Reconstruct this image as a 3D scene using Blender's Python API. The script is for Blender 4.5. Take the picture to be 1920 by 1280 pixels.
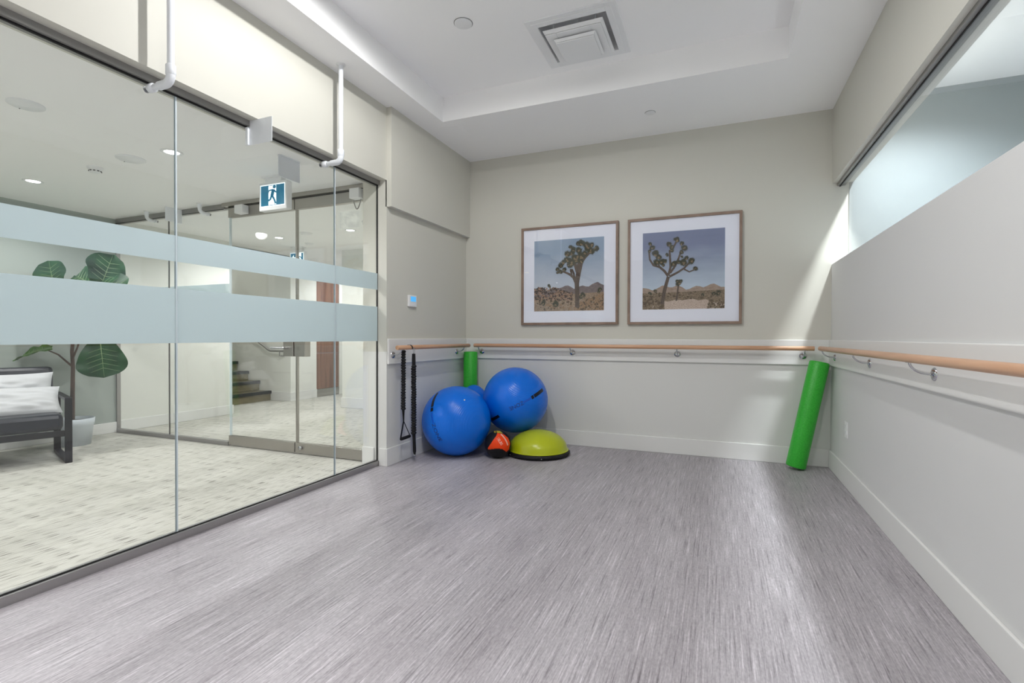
import bpy, math, random
from mathutils import Vector, Matrix, noise
random.seed(7)
PI = math.pi
scene = bpy.context.scene
col = scene.collection
for o in list(bpy.data.objects): bpy.data.objects.remove(o)

# ------------------------------------------------------------------ camera
CAMZ = 1.11
f_px, yaw, pitch, roll = 936.71, math.radians(22.4356), math.radians(0.5273), math.radians(0.147)
fw = Vector((-math.sin(yaw)*math.cos(pitch), math.cos(yaw)*math.cos(pitch), -math.sin(pitch)))
rt = Vector((math.cos(yaw), math.sin(yaw), 0)); up = rt.cross(fw)
r2 = rt*math.cos(roll) + up*math.sin(roll); u2 = -rt*math.sin(roll) + up*math.cos(roll)
cd = bpy.data.cameras.new('camera'); cd.sensor_width = 36; cd.lens = 36*f_px/1920; cd.clip_start = .02
cam = bpy.data.objects.new('camera', cd); col.objects.link(cam)
cam.matrix_world = Matrix(((r2.x,u2.x,-fw.x,0),(r2.y,u2.y,-fw.y,0),(r2.z,u2.z,-fw.z,CAMZ),(0,0,0,1)))
scene.camera = cam

# ------------------------------------------------------------------ world, exposure
w = bpy.data.worlds.new('world'); scene.world = w; w.use_nodes = True
w.node_tree.nodes['Background'].inputs[0].default_value = (.75,.85,1,1)
w.node_tree.nodes['Background'].inputs[1].default_value = .3
vs = scene.view_settings
vs.view_transform = 'Standard'; vs.look = 'None'; vs.exposure = 0.0; vs.gamma = 1; vs.use_curve_mapping = False
scene.cycles.max_bounces = 14; scene.cycles.diffuse_bounces = 7; scene.cycles.transparent_max_bounces = 24
scene.cycles.sample_clamp_indirect = 6
# lamp powers (W) and colours
P_TRAY, P_REAR_FILL, P_LOBBY, P_NEXT, P_HALL = 97, 260, 72, 440, 78
C_TRAY, C_LOBBY, C_NEXT = (1,.993,.985), (1,.995,.985), (.93,.975,1)

# ------------------------------------------------------------------ dimensions (metres)
XG, XP, XU, XR, YB, YP = -2.718, -2.62, -2.571, .892, 4.990, 3.537
ZC, ZT, ZHEAD, ZBK, ZLOB = 3.058, 3.28, 2.404, 2.443, 2.45
XT0, XT1, YT0, YT1 = -2.323, .442, -1.6, 3.968
ZSILL, ZWH, XWG = 1.735, 2.42, .955
YD, XF, XJ = 3.6, -6.42, -2.868
YREAR = -3.0

# ------------------------------------------------------------------ helpers
class MB:
    def __init__(s): s.v=[]; s.f=[]; s.sm=[]
    def add(s, vs, fs, smooth=False):
        b=len(s.v); s.v += [tuple(p) for p in vs]; s.f += [tuple(b+i for i in q) for q in fs]; s.sm += [smooth]*len(fs); return s
    def box(s, x0,x1,y0,y1,z0,z1):
        return s.add([(x0,y0,z0),(x1,y0,z0),(x1,y1,z0),(x0,y1,z0),(x0,y0,z1),(x1,y0,z1),(x1,y1,z1),(x0,y1,z1)],
            [(0,3,2,1),(4,5,6,7),(0,1,5,4),(1,2,6,5),(2,3,7,6),(3,0,4,7)])
    def obox(s, c, ax, ay, az):   # oriented box: centre, half-vectors
        c,ax,ay,az=map(Vector,(c,ax,ay,az)); p=[c+i*ax+j*ay+k*az for k in(-1,1) for j in(-1,1) for i in(-1,1)]
        return s.add(p,[(0,2,3,1),(4,5,7,6),(0,1,5,4),(1,3,7,5),(3,2,6,7),(2,0,4,6)])
    def tube(s, pts, r, n=12, cap=True, closed=False):
        pts=[Vector(p) for p in pts]; m=len(pts); rs=r if isinstance(r,(list,tuple)) else [r]*m
        vs=[]; prev=None
        for i,p in enumerate(pts):
            if closed: t=(pts[(i+1)%m]-pts[i-1])
            else: t=(pts[min(i+1,m-1)]-pts[max(i-1,0)])
            t.normalize()
            if prev is None:
                a=t.orthogonal().normalized()
            else:
                a=(prev-t*prev.dot(t)); a=a.normalized() if a.length>1e-6 else t.orthogonal().normalized()
            prev=a; b=t.cross(a)
            for k in range(n):
                th=2*PI*k/n; vs.append(p+(a*math.cos(th)+b*math.sin(th))*rs[i])
        fs=[]
        for i in range(m if closed else m-1):
            j=(i+1)%m
            for k in range(n): fs.append((i*n+k, i*n+(k+1)%n, j*n+(k+1)%n, j*n+k))
        s.add(vs,fs,True)
        if cap and not closed:
            s.add(vs[:n],[tuple(range(n-1,-1,-1))]); s.add(vs[-n:],[tuple(range(n))])
        return s
    def lathe(s, prof, c=(0,0,0), n=40, axis=(0,0,1)):
        c=Vector(c); az=Vector(axis).normalized(); ax=az.orthogonal().normalized(); ay=az.cross(ax)
        vs=[]; fs=[]; m=len(prof)
        for (r,z) in prof:
            for k in range(n):
                th=2*PI*k/n; vs.append(c+az*z+(ax*math.cos(th)+ay*math.sin(th))*r)
        for i in range(m-1):
            for k in range(n): fs.append((i*n+k,i*n+(k+1)%n,(i+1)*n+(k+1)%n,(i+1)*n+k))
        s.add(vs,fs,True)
        if prof[0][0]>1e-6: s.add(vs[:n],[tuple(range(n-1,-1,-1))])
        if prof[-1][0]>1e-6: s.add(vs[-n:],[tuple(range(n))])
        return s
    def sphere(s, c, r, nu=48, nv=32, sc=(1,1,1)):
        c=Vector(c); vs=[c+Vector((0,0,-r*sc[2]))]
        for j in range(1,nv):
            ph=-PI/2+PI*j/nv
            for i in range(nu):
                th=2*PI*i/nu; vs.append(c+Vector((r*sc[0]*math.cos(ph)*math.cos(th), r*sc[1]*math.cos(ph)*math.sin(th), r*sc[2]*math.sin(ph))))
        vs.append(c+Vector((0,0,r*sc[2]))); fs=[]
        for i in range(nu): fs.append((0,1+(i+1)%nu,1+i))
        for j in range(nv-2):
            for i in range(nu):
                a=1+j*nu+i; b=1+j*nu+(i+1)%nu; fs.append((a,b,b+nu,a+nu))
        t=len(vs)-1; b0=1+(nv-2)*nu
        for i in range(nu): fs.append((b0+i,b0+(i+1)%nu,t))
        return s.add(vs,fs,True)
    def prism(s, poly, fn, d0, d1):  # 2D polygon swept between two depths; fn(u,v,d)->xyz
        n=len(poly); vs=[fn(u,v,d0) for u,v in poly]+[fn(u,v,d1) for u,v in poly]
        return s.add(vs,[tuple(range(n-1,-1,-1)),tuple(range(n,2*n))]+[(i,(i+1)%n,n+(i+1)%n,n+i) for i in range(n)])
    def build(s, name, m, parent=None, bevel=0, origin=None):
        me=bpy.data.meshes.new(name); vs=s.v
        if origin is not None: vs=[(x-origin[0],y-origin[1],z-origin[2]) for x,y,z in vs]
        me.from_pydata(vs,[],s.f); me.polygons.foreach_set('use_smooth',s.sm); me.update()
        me.materials.append(m); o=bpy.data.objects.new(name,me); col.objects.link(o)
        if origin is not None: o.location=origin
        if parent is not None:
            o.parent=parent
            if origin is None: o.matrix_parent_inverse=world_of(parent).inverted()
            else: o.matrix_parent_inverse=world_of(parent).inverted()
        if bevel:
            b=o.modifiers.new('bevel','BEVEL'); b.width=bevel; b.segments=2; b.limit_method='ANGLE'
        return o
def world_of(o):
    m=o.matrix_basis.copy()
    if o.parent is not None: m=world_of(o.parent)@o.matrix_parent_inverse@m
    return m
def tag(o,label,cat=None,group=None,kind=None):
    o['label']=label
    if cat: o['category']=cat
    if group: o['group']=group
    if kind: o['kind']=kind
    return o
def thing(name,label,cat,loc=(0,0,0),group=None,kind=None):
    o=bpy.data.objects.new(name,None); o.empty_display_size=.1; col.objects.link(o); o.location=loc
    return tag(o,label,cat,group,kind)
def struct(name,mb,m,label,cat,bevel=0,parent=None):
    o=mb.build(name,m,parent,bevel)
    return tag(o,label,cat,kind='structure')
def copy_tree(o,parent=None):
    c=o.copy(); col.objects.link(c)
    if parent is not None: c.parent=parent; c.matrix_parent_inverse=o.matrix_parent_inverse.copy()
    for ch in list(o.children): copy_tree(ch,c)
    return c

# ------------------------------------------------------------------ materials
def newmat(name):
    m=bpy.data.materials.new(name); m.use_nodes=True; nt=m.node_tree
    return m,nt,nt.nodes['Principled BSDF']
def N(nt,t,**k):
    n=nt.nodes.new(t)
    for a,v in k.items():
        if a in n.inputs: n.inputs[a].default_value=v
        else: setattr(n,a,v)
    return n
def mapping(nt,scale,coord='Object',rot=(0,0,0)):
    tc=N(nt,'ShaderNodeTexCoord'); mp=N(nt,'ShaderNodeMapping'); mp.inputs['Scale'].default_value=scale; mp.inputs['Rotation'].default_value=rot
    nt.links.new(tc.outputs[coord],mp.inputs[0]); return mp.outputs[0]
def mat(name,c,rough=.5,metal=0,spec=.5,bump=0,bscale=200,var=0,vscale=3,coat=0,emit=None,es=0,sub=0):
    m,nt,b=newmat(name); c4=tuple(c)+(1,)
    b.inputs['Base Color'].default_value=c4; b.inputs['Roughness'].default_value=rough; b.inputs['Metallic'].default_value=metal
    b.inputs['Specular IOR Level'].default_value=spec; b.inputs['Coat Weight'].default_value=coat
    if emit: b.inputs['Emission Color'].default_value=tuple(emit)+(1,); b.inputs['Emission Strength'].default_value=es
    if var:
        n=N(nt,'ShaderNodeTexNoise',Scale=vscale,Detail=4.0); nt.links.new(mapping(nt,(1,1,1)),n.inputs['Vector'])
        mr=N(nt,'ShaderNodeMapRange'); mr.inputs['To Min'].default_value=1-var; mr.inputs['To Max'].default_value=1+var
        nt.links.new(n.outputs['Fac'],mr.inputs['Value'])
        mx=N(nt,'ShaderNodeMix',data_type='RGBA',blend_type='MULTIPLY'); mx.inputs[0].default_value=1; mx.inputs[6].default_value=c4
        nt.links.new(mr.outputs[0],mx.inputs[7]); nt.links.new(mx.outputs[2],b.inputs['Base Color'])
    if bump:
        n=N(nt,'ShaderNodeTexNoise',Scale=bscale,Detail=3.0); nt.links.new(mapping(nt,(1,1,1)),n.inputs['Vector'])
        bp=N(nt,'ShaderNodeBump',Strength=bump,Distance=.002); nt.links.new(n.outputs['Fac'],bp.inputs['Height']); nt.links.new(bp.outputs[0],b.inputs['Normal'])
    return m
def ramp(nt,src,stops):
    r=N(nt,'ShaderNodeValToRGB'); el=r.color_ramp.elements
    while len(el)<len(stops): el.new(.5)
    for e,(p,c) in zip(el,stops): e.position=p; e.color=tuple(c)+(1,) if len(c)==3 else c
    nt.links.new(src,r.inputs[0]); return r.outputs[0]

M={}
M['wall']=mat('wall_paint',(.613,.605,.545),.6,bump=.12,bscale=350,var=.015)
def twotone(name,zs,low):
    m,nt,b=newmat(name); g=N(nt,'ShaderNodeNewGeometry'); sx=N(nt,'ShaderNodeSeparateXYZ'); nt.links.new(g.outputs['Position'],sx.inputs[0])
    gt=N(nt,'ShaderNodeMath',operation='GREATER_THAN'); gt.inputs[1].default_value=zs; nt.links.new(sx.outputs['Z'],gt.inputs[0])
    mx=N(nt,'ShaderNodeMix',data_type='RGBA'); mx.inputs[6].default_value=low+(1,); mx.inputs[7].default_value=(.613,.605,.545,1)
    nt.links.new(gt.outputs[0],mx.inputs[0]); nt.links.new(mx.outputs[2],b.inputs['Base Color']); b.inputs['Roughness'].default_value=.58
    n=N(nt,'ShaderNodeTexNoise',Scale=350.0,Detail=3.0); nt.links.new(mapping(nt,(1,1,1)),n.inputs['Vector'])
    bp=N(nt,'ShaderNodeBump',Strength=.1,Distance=.002); nt.links.new(n.outputs['Fac'],bp.inputs['Height']); nt.links.new(bp.outputs[0],b.inputs['Normal']); return m
M['wall2']=twotone('two_tone_wall_paint',.98,(.68,.682,.665)); M['wall3']=twotone('window_wall_paint',2.0,(.68,.683,.68))
M['wall_low']=mat('wall_paint_white',(.695,.697,.692),.5,bump=.1,bscale=350)
M['trim']=mat('trim_paint',(.75,.752,.74),.4)
M['ceil']=mat('ceiling_paint',(.95,.95,.955),.7,bump=.1,bscale=400)
M['lobceil']=mat('lobby_ceiling_paint',(.93,.93,.925),.7)
M['lobwall']=mat('lobby_wall_paint',(.78,.785,.745),.6,bump=.1,bscale=350)
M['greywall']=mat('lobby_grey_wall_paint',(.36,.40,.375),.6)
M['tealwall']=mat('adjoining_wall_paint',(.55,.62,.64),.6)
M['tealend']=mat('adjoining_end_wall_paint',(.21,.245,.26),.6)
M['white']=mat('white_plastic',(.82,.83,.84),.35)
M['whitemetal']=mat('white_enamel',(.80,.83,.87),.3)
M['steel']=mat('brushed_steel',(.42,.40,.37),.32,1,bump=.1,bscale=300)
M['alu']=mat('anodised_aluminium',(.38,.37,.37),.38,.85)
M['chan']=mat('grey_channel',(.30,.295,.285),.45,.5)
M['chrome']=mat('chrome',(.55,.56,.58),.18,1)
M['black']=mat('black_rubber',(.008,.008,.010),.55,spec=.3)
M['gasket']=mat('black_gasket',(.008,.008,.008),.6)
M['blackmetal']=mat('black_powder_coat',(.008,.009,.012),.4,spec=.35)
M['leather']=mat('black_leather',(.012,.015,.024),.34,bump=.3,bscale=160)
M['cushion']=mat('white_linen',(.60,.61,.63),.9,bump=.4,bscale=220)
M['pot']=mat('white_glazed_pot',(.70,.76,.82),.3)
M['soil']=mat('potting_soil',(.03,.022,.016),.9)
M['bark']=mat('fig_bark',(.12,.085,.07),.8,bump=.6,bscale=60,var=.3,vscale=20)
M['seal']=mat('clear_joint_seal',(.62,.70,.74),.25)
M['walnut']=None
M['outlet']=mat('outlet_plastic',(.85,.86,.86),.35)
M['disc_dark']=mat('shadow_gap',(.15,.15,.15),.7)
M['nosing']=mat('stair_nosing',(.012,.012,.014),.5)
M['stair']=mat('stair_carpet',(.20,.17,.10),.9,bump=.6,bscale=200,var=.35,vscale=25)
M['lamp']=mat('lamp_lens',(1,1,1),.5,emit=(1,.99,.97),es=14)
M['lampdim']=mat('shielded_lamp_lens',(.6,.6,.6),.5,emit=(1,.99,.97),es=.6)
M['skypane']=mat('blue_daylight',(.2,.4,.6),.5,emit=(.25,.6,1.0),es=1.3)

def glassmat(name,tint):
    m,nt,b=newmat(name); nt.nodes.remove(b); out=nt.nodes['Material Output']
    g=N(nt,'ShaderNodeNewGeometry'); d=N(nt,'ShaderNodeVectorMath',operation='DOT_PRODUCT')
    nt.links.new(g.outputs['Incoming'],d.inputs[0]); nt.links.new(g.outputs['Normal'],d.inputs[1])
    a=N(nt,'ShaderNodeMath',operation='ABSOLUTE'); nt.links.new(d.outputs['Value'],a.inputs[0])
    i=N(nt,'ShaderNodeMath',operation='SUBTRACT'); i.inputs[0].default_value=1; nt.links.new(a.outputs[0],i.inputs[1])
    p=N(nt,'ShaderNodeMath',operation='POWER'); p.inputs[1].default_value=5; nt.links.new(i.outputs[0],p.inputs[0])
    s=N(nt,'ShaderNodeMath',operation='MULTIPLY_ADD'); s.inputs[1].default_value=.955; s.inputs[2].default_value=.042; nt.links.new(p.outputs[0],s.inputs[0])
    t=N(nt,'ShaderNodeBsdfTransparent',Color=tint+(1,)); gl=N(nt,'ShaderNodeBsdfGlossy',Roughness=0.0,Color=(1,1,1,1))
    mx=N(nt,'ShaderNodeMixShader'); nt.links.new(s.outputs[0],mx.inputs[0]); nt.links.new(t.outputs[0],mx.inputs[1]); nt.links.new(gl.outputs[0],mx.inputs[2])
    nt.links.new(mx.outputs[0],out.inputs[0]); return m
M['glass']=glassmat('clear_glass',(.976,.981,.979))
M['picglass']=glassmat('picture_glass',(.99,.99,.995))
def frostmat(name,c,tr):
    m,nt,b=newmat(name); nt.nodes.remove(b); out=nt.nodes['Material Output']
    d=N(nt,'ShaderNodeBsdfDiffuse',Color=c+(1,)); t=N(nt,'ShaderNodeBsdfTranslucent',Color=c+(1,)); mx=N(nt,'ShaderNodeMixShader'); mx.inputs[0].default_value=tr
    nt.links.new(d.outputs[0],mx.inputs[1]); nt.links.new(t.outputs[0],mx.inputs[2])
    nt.links.new(mx.outputs[0],out.inputs[0]); return m
M['frost']=frostmat('frosted_film',(.70,.775,.80),.60)

def floor_mat():
    m,nt,b=newmat('vinyl_floor')
    def nz(sc,det,ro): 
        n=N(nt,'ShaderNodeTexNoise',Scale=1.0,Detail=det,Roughness=ro); nt.links.new(mapping(nt,sc),n.inputs['Vector']); return n.outputs['Fac']
    def mul(x,y):
        a=N(nt,'ShaderNodeMix',data_type='RGBA',blend_type='MULTIPLY'); a.inputs[0].default_value=1; nt.links.new(x,a.inputs[6]); nt.links.new(y,a.inputs[7]); return a.outputs[2]
    n1o=nz((140,3.4,1),2.0,.55)
    base=ramp(nt,nz((5,.9,1),2.0,.5),[(.3,(.362,.337,.360)),(.7,(.425,.402,.428))])
    lines=ramp(nt,n1o,[(.28,(.54,.53,.54)),(.40,(.88,.88,.88)),(.56,(1.02,1.02,1.02)),(.66,(1.20,1.20,1.20)),(.75,(1.55,1.55,1.56))])
    grain=ramp(nt,nz((330,22,1),3.0,.65),[(.25,(.70,.70,.70)),(.5,(1,1,1)),(.75,(1.22,1.22,1.22))])
    speck=ramp(nt,nz((120,60,1),2.0,.6),[(.3,(.88,.88,.88)),(.7,(1.10,1.10,1.10))])
    a2=N(nt,'ShaderNodeMix',data_type='RGBA',blend_type='MULTIPLY'); a2.inputs[0].default_value=1; nt.links.new(mul(mul(base,lines),grain),a2.inputs[6]); nt.links.new(speck,a2.inputs[7])
    nt.links.new(a2.outputs[2],b.inputs['Base Color']); b.inputs['Roughness'].default_value=.46; b.inputs['Specular IOR Level'].default_value=.35
    return m
M['floor']=floor_mat()
def carpet_mat():
    m,nt,b=newmat('lobby_carpet')
    n1=N(nt,'ShaderNodeTexNoise',Scale=1.0,Detail=0.0); nt.links.new(mapping(nt,(185,8.5,1)),n1.inputs['Vector'])
    n2=N(nt,'ShaderNodeTexNoise',Scale=1.0,Detail=3.0); nt.links.new(mapping(nt,(160,14,1)),n2.inputs['Vector'])
    n3=N(nt,'ShaderNodeTexNoise',Scale=1.0,Detail=2.0); nt.links.new(mapping(nt,(1.6,1.0,1)),n3.inputs['Vector'])
    base=ramp(nt,n2.outputs['Fac'],[(.3,(.50,.49,.455)),(.55,(.585,.577,.545)),(.75,(.635,.628,.60))])
    big=ramp(nt,n3.outputs['Fac'],[(.3,(.88,.88,.84)),(.7,(1.05,1.05,1.03))])
    a=N(nt,'ShaderNodeMix',data_type='RGBA',blend_type='MULTIPLY'); a.inputs[0].default_value=1; nt.links.new(base,a.inputs[6]); nt.links.new(big,a.inputs[7])
    fac=ramp(nt,n1.outputs['Fac'],[(.655,(0,0,0)),(.70,(1,1,1))])
    mx=N(nt,'ShaderNodeMix',data_type='RGBA'); nt.links.new(fac,mx.inputs[0]); nt.links.new(a.outputs[2],mx.inputs[6]); mx.inputs[7].default_value=(.19,.18,.155,1)
    nt.links.new(mx.outputs[2],b.inputs['Base Color']); b.inputs['Roughness'].default_value=.95; b.inputs['Specular IOR Level'].default_value=.1
    bp=N(nt,'ShaderNodeBump',Strength=.3,Distance=.004); nt.links.new(n2.outputs['Fac'],bp.inputs['Height']); nt.links.new(bp.outputs[0],b.inputs['Normal'])
    return m
M['carpet']=carpet_mat()
def wood_mat(name,c0,c1,scale,rough=.35):
    m,nt,b=newmat(name)
    n=N(nt,'ShaderNodeTexNoise',Scale=1.0,Detail=5.0,Distortion=.4); nt.links.new(mapping(nt,scale),n.inputs['Vector'])
    nt.links.new(ramp(nt,n.outputs['Fac'],[(.3,c0),(.7,c1)]),b.inputs['Base Color']); b.inputs['Roughness'].default_value=rough; return m
M['walnut']=wood_mat('walnut_veneer',(.13,.055,.035),(.26,.13,.085),(14,14,1.2),.3)
M['rail_x']=wood_mat('maple_rail_x',(.50,.27,.155),(.66,.40,.25),(2.2,40,40))
M['rail_y']=wood_mat('maple_rail_y',(.50,.27,.155),(.66,.40,.25),(40,2.2,40))
M['frame']=wood_mat('brown_oak_frame',(.20,.135,.10),(.30,.21,.16),(9,9,9),.5)
M['mat']=mat('picture_mount',(.86,.89,.98),.8)
def ballmat(name,c,rot):
    m,nt,b=newmat(name); b.inputs['Base Color'].default_value=c+(1,); b.inputs['Roughness'].default_value=.27; b.inputs['Specular IOR Level'].default_value=.38
    wv=N(nt,'ShaderNodeTexWave',Scale=30.0,Distortion=.8); wv.inputs['Detail Scale'].default_value=.3
    nt.links.new(mapping(nt,(1,1,1),rot=rot),wv.inputs['Vector'])
    bp=N(nt,'ShaderNodeBump',Strength=.22,Distance=.003); nt.links.new(wv.outputs['Fac'],bp.inputs['Height']); nt.links.new(bp.outputs[0],b.inputs['Normal']); return m
M['ball1']=ballmat('blue_pvc_ribs_upright',(.0,.155,.74),(0,0,.4))
M['ball2']=ballmat('blue_pvc_ribs_slanted',(.0,.155,.74),(0,1.0,.4))
M['ink']=mat('black_print',(.004,.005,.012),.4)
M['ink_blue']=mat('dark_blue_print',(.004,.022,.17),.4)
M['ink_faint']=mat('faint_blue_print',(.0,.095,.60),.35)
M['lime']=mat('lime_pvc',(.44,.50,.008),.28,bump=.05,bscale=30)
M['red']=mat('red_vinyl',(.86,.060,.006),.45,spec=.25); M['yellow']=mat('yellow_vinyl',(.50,.36,.02),.45); M['whiteprint']=mat('white_print',(.85,.6,.5),.5)
def foam_mat():
    m,nt,b=newmat('green_foam'); b.inputs['Base Color'].default_value=(.018,.30,.018,1); b.inputs['Roughness'].default_value=.38
    v=N(nt,'ShaderNodeTexVoronoi',Scale=110.0); nt.links.new(mapping(nt,(1,1,1)),v.inputs['Vector'])
    bp=N(nt,'ShaderNodeBump',Strength=.35,Distance=.003); nt.links.new(v.outputs['Distance'],bp.inputs['Height']); nt.links.new(bp.outputs[0],b.inputs['Normal'])
    c=ramp(nt,v.outputs['Distance'],[(.0,(.055,.56,.05)),(.6,(.028,.42,.028))]); nt.links.new(c,b.inputs['Base Color']); return m
M['foam']=foam_mat()
def leaf_mat(name,c0,c1):
    m,nt,b=newmat(name); n=N(nt,'ShaderNodeTexNoise',Scale=9.0,Detail=3.0); nt.links.new(mapping(nt,(1,1,1)),n.inputs['Vector'])
    nt.links.new(ramp(nt,n.outputs['Fac'],[(.3,c0),(.7,c1)]),b.inputs['Base Color']); b.inputs['Roughness'].default_value=.42; b.inputs['Specular IOR Level'].default_value=.28; return m
M['leaf']=leaf_mat('fig_leaf',(.006,.035,.014),(.02,.085,.03)); M['leaf2']=leaf_mat('fig_leaf_light',(.03,.10,.012),(.07,.19,.02)); M['vein']=mat('leaf_vein',(.22,.32,.16),.5)
M['sign_blue']=mat('sign_teal',(.0,.10,.17),.3,emit=(.0,.13,.24),es=.7)
M['sign_white']=mat('sign_white',(.9,.95,.95),.3,emit=(.9,1,1),es=1.0)
M['screen']=mat('thermostat_screen',(.05,.3,.6),.3,emit=(.08,.42,.85),es=.75)

# ------------------------------------------------------------------ room shell
struct('floor',MB().box(XG-.03,XR+.16,YREAR-.1,YB+.1,-.1,0),M['floor'],'grey streaked vinyl floor of the exercise room','floor')
# ceiling: lowered border with a raised tray; the tray has an opening for the air diffuser
VX,VY,VH=-.94,3.545,.315; TH=.240
cm=MB()
cm.box(-2.9,XT0,YREAR-.1,YB+.1,ZC,ZT+.3).box(XT1,XR+.16,YREAR-.1,YB+.1,ZC,ZT+.3).box(XT0,XT1,YT1,YB+.1,ZC,ZT+.3).box(XT0,XT1,YREAR-.1,YT0,ZC,ZT+.3)
cm.box(XT0,VX-TH,YT0,YT1,ZT,ZT+.3).box(VX+TH,XT1,YT0,YT1,ZT,ZT+.3).box(VX-TH,VX+TH,YT0,VY-TH,ZT,ZT+.3).box(VX-TH,VX+TH,VY+TH,YT1,ZT,ZT+.3).box(VX-TH,VX+TH,VY-TH,VY+TH,ZT+.16,ZT+.3)
struct('ceiling',cm,M['ceil'],'white ceiling with a shallow raised tray','ceiling')
struct('wall_back',MB().box(XJ,2.95,YB,YB+.12,0,ZT+.3),M['wall2'],'beige end wall with the two framed photographs','wall')
struct('wall_right',MB().box(XR,XR+.15,YREAR,YB,0,ZSILL).box(XR,XR+.15,YREAR,YB,ZWH,ZC+.02),M['wall3'],'off-white right wall with a long high window opening','wall')
lw=MB().box(-2.85,XP,YREAR,YP,ZBK,ZC+.02).box(XJ,XP,YP,YB,0,ZC+.02).box(XP-.01,XU,YP,YB,2.217,ZC+.01)
struct('wall_left',lw,M['wall2'],'beige left wall: bulkhead over the glass and stepped pier','wall')
struct('wall_rear',MB().box(XG-.1,XR+.15,YREAR-.1,YREAR,0,ZC+.02),M['wall'],'wall behind the viewer','wall')
# baseboards and the wide chair-rail boards behind the wooden bars
def bboard(name,pts,label,h=.152,t=.015):   # pts = list of boxes
    mb=MB()
    for b in pts: mb.box(*b)
    return struct(name,mb,M['trim'],label,'baseboard',bevel=.004)
bboard('baseboard_back',[(XP,XR,YB-.015,YB,0,.152)],'white baseboard along the end wall')
bboard('baseboard_left',[(XP,XP+.015,YP-.015,YB-.015,0,.152)],'white baseboard on the side of the pier below the hanging band')
bboard('baseboard_pier',[(XG+.028,XP,YP-.015,YP,0,.152)],'short white baseboard on the pier front, beside the glass')
bboard('baseboard_right',[(XR-.015,XR,YREAR,YB-.015,0,.152)],'long white baseboard running along the right wall')
struct('trim_1',MB().box(XP,XR,YB-.02,YB,.873,1.091),M['trim'],'flat white board behind the bar on the end wall','trim',bevel=.005)
struct('trim_2',MB().box(XP,XP+.02,YP+.004,YB-.02,.873,1.091),M['trim'],'flat white board behind the short bar on the left pier','trim',bevel=.005)
struct('trim_3',MB().box(XR-.02,XR,YREAR,YB-.02,.873,1.091),M['trim'],'flat white board behind the long bar on the right wall','trim',bevel=.005)

# ------------------------------------------------------------------ glass partition to the lobby
wn=thing('window_1','frameless glass partition with two frosted bands, facing the lobby','glass partition',(XG,YP,0),kind='structure')
js=[YREAR,-.61,.60,1.809,3.02,YP]
for i in range(5):
    a,b=js[i]+.004,js[i+1]-.004
    p=MB().box(XG-.006,XG+.006,a,b,.045,ZHEAD+.02).build('glass_pane',M['glass'],wn)
    for z0,z1 in((1.072,1.366),(1.512,1.652)):
        MB().box(XG+.0065,XG+.0075,a,b,z0,z1).build('frosted_band',M['frost'],p)
for y in js[1:5]: MB().box(XG-.006,XG+.006,y-.004,y+.004,.045,ZHEAD+.02).build('joint_seal',M['seal'],wn)
MB().box(XG-.026,XG-.008,YREAR,YP,0,.045).box(XG+.008,XG+.026,YREAR,YP,0,.042).build('floor_channel',M['alu'],wn)
MB().box(XG+.0065,XG+.0085,YREAR,YP,.0,.048).box(XG+.0065,XG+.0100,YREAR,YP,ZHEAD-.004,ZHEAD+.006).build('gasket',M['gasket'],wn)
MB().box(XG-.03,XG-.0065,YREAR,YP,ZHEAD,ZBK).box(XG+.0065,XG+.03,YREAR,YP,ZHEAD+.006,ZBK).build('head_channel',M['chan'],wn)
MB().box(XG-.006,XG+.008,YP-.006,YP,.045,ZHEAD).build('edge_gasket',M['gasket'],wn)

# ------------------------------------------------------------------ high window on the right and the room beyond
wr=thing('window_2','long high strip window in the right wall with grey head channel','window',(XWG,2,ZSILL),kind='structure')
for a,b in((YREAR,-.3),(-.3,2.08),(2.08,YB)):
    MB().box(XWG-.006,XWG+.006,a+.004,b-.004,ZSILL+.002,ZWH-.01).build('glass_pane',M['glass'],wr)
MB().box(XWG-.006,XWG+.006,2.076,2.084,ZSILL,ZWH).build('joint_seal',M['seal'],wr)
MB().box(XWG-.03,XWG+.03,YREAR,YB,ZWH-.022,ZWH+.0).build('head_channel',M['chan'],wr)
MB().box(XWG-.012,XWG-.007,YREAR,YB,ZWH-.030,ZWH-.020).build('gasket',M['gasket'],wr)
struct('floor_adjoining',MB().box(XR+.16,2.95,YREAR,YB+.1,-.1,0),M['floor'],'floor of the room beyond the high window','floor')
struct('ceiling_adjoining',MB().box(XR+.15,2.95,YREAR,YB+.1,3.10,3.25),M['ceil'],'white ceiling seen through the high right window','ceiling')
struct('wall_adjoining',MB().box(2.85,2.95,YREAR,YB,0,3.1),M['tealwall'],'far wall of the room beyond the high window','wall')
struct('wall_adjoining_rear',MB().box(XR+.15,2.95,YREAR-.1,YREAR,0,3.1),M['tealwall'],'rear wall of the room beyond the high window','wall')
struct('wall_adjoining_end',MB().box(XR+.12,2.85,YB-.012,YB,0,3.1),M['tealend'],'blue-grey end wall seen through the high right window','wall')

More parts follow.
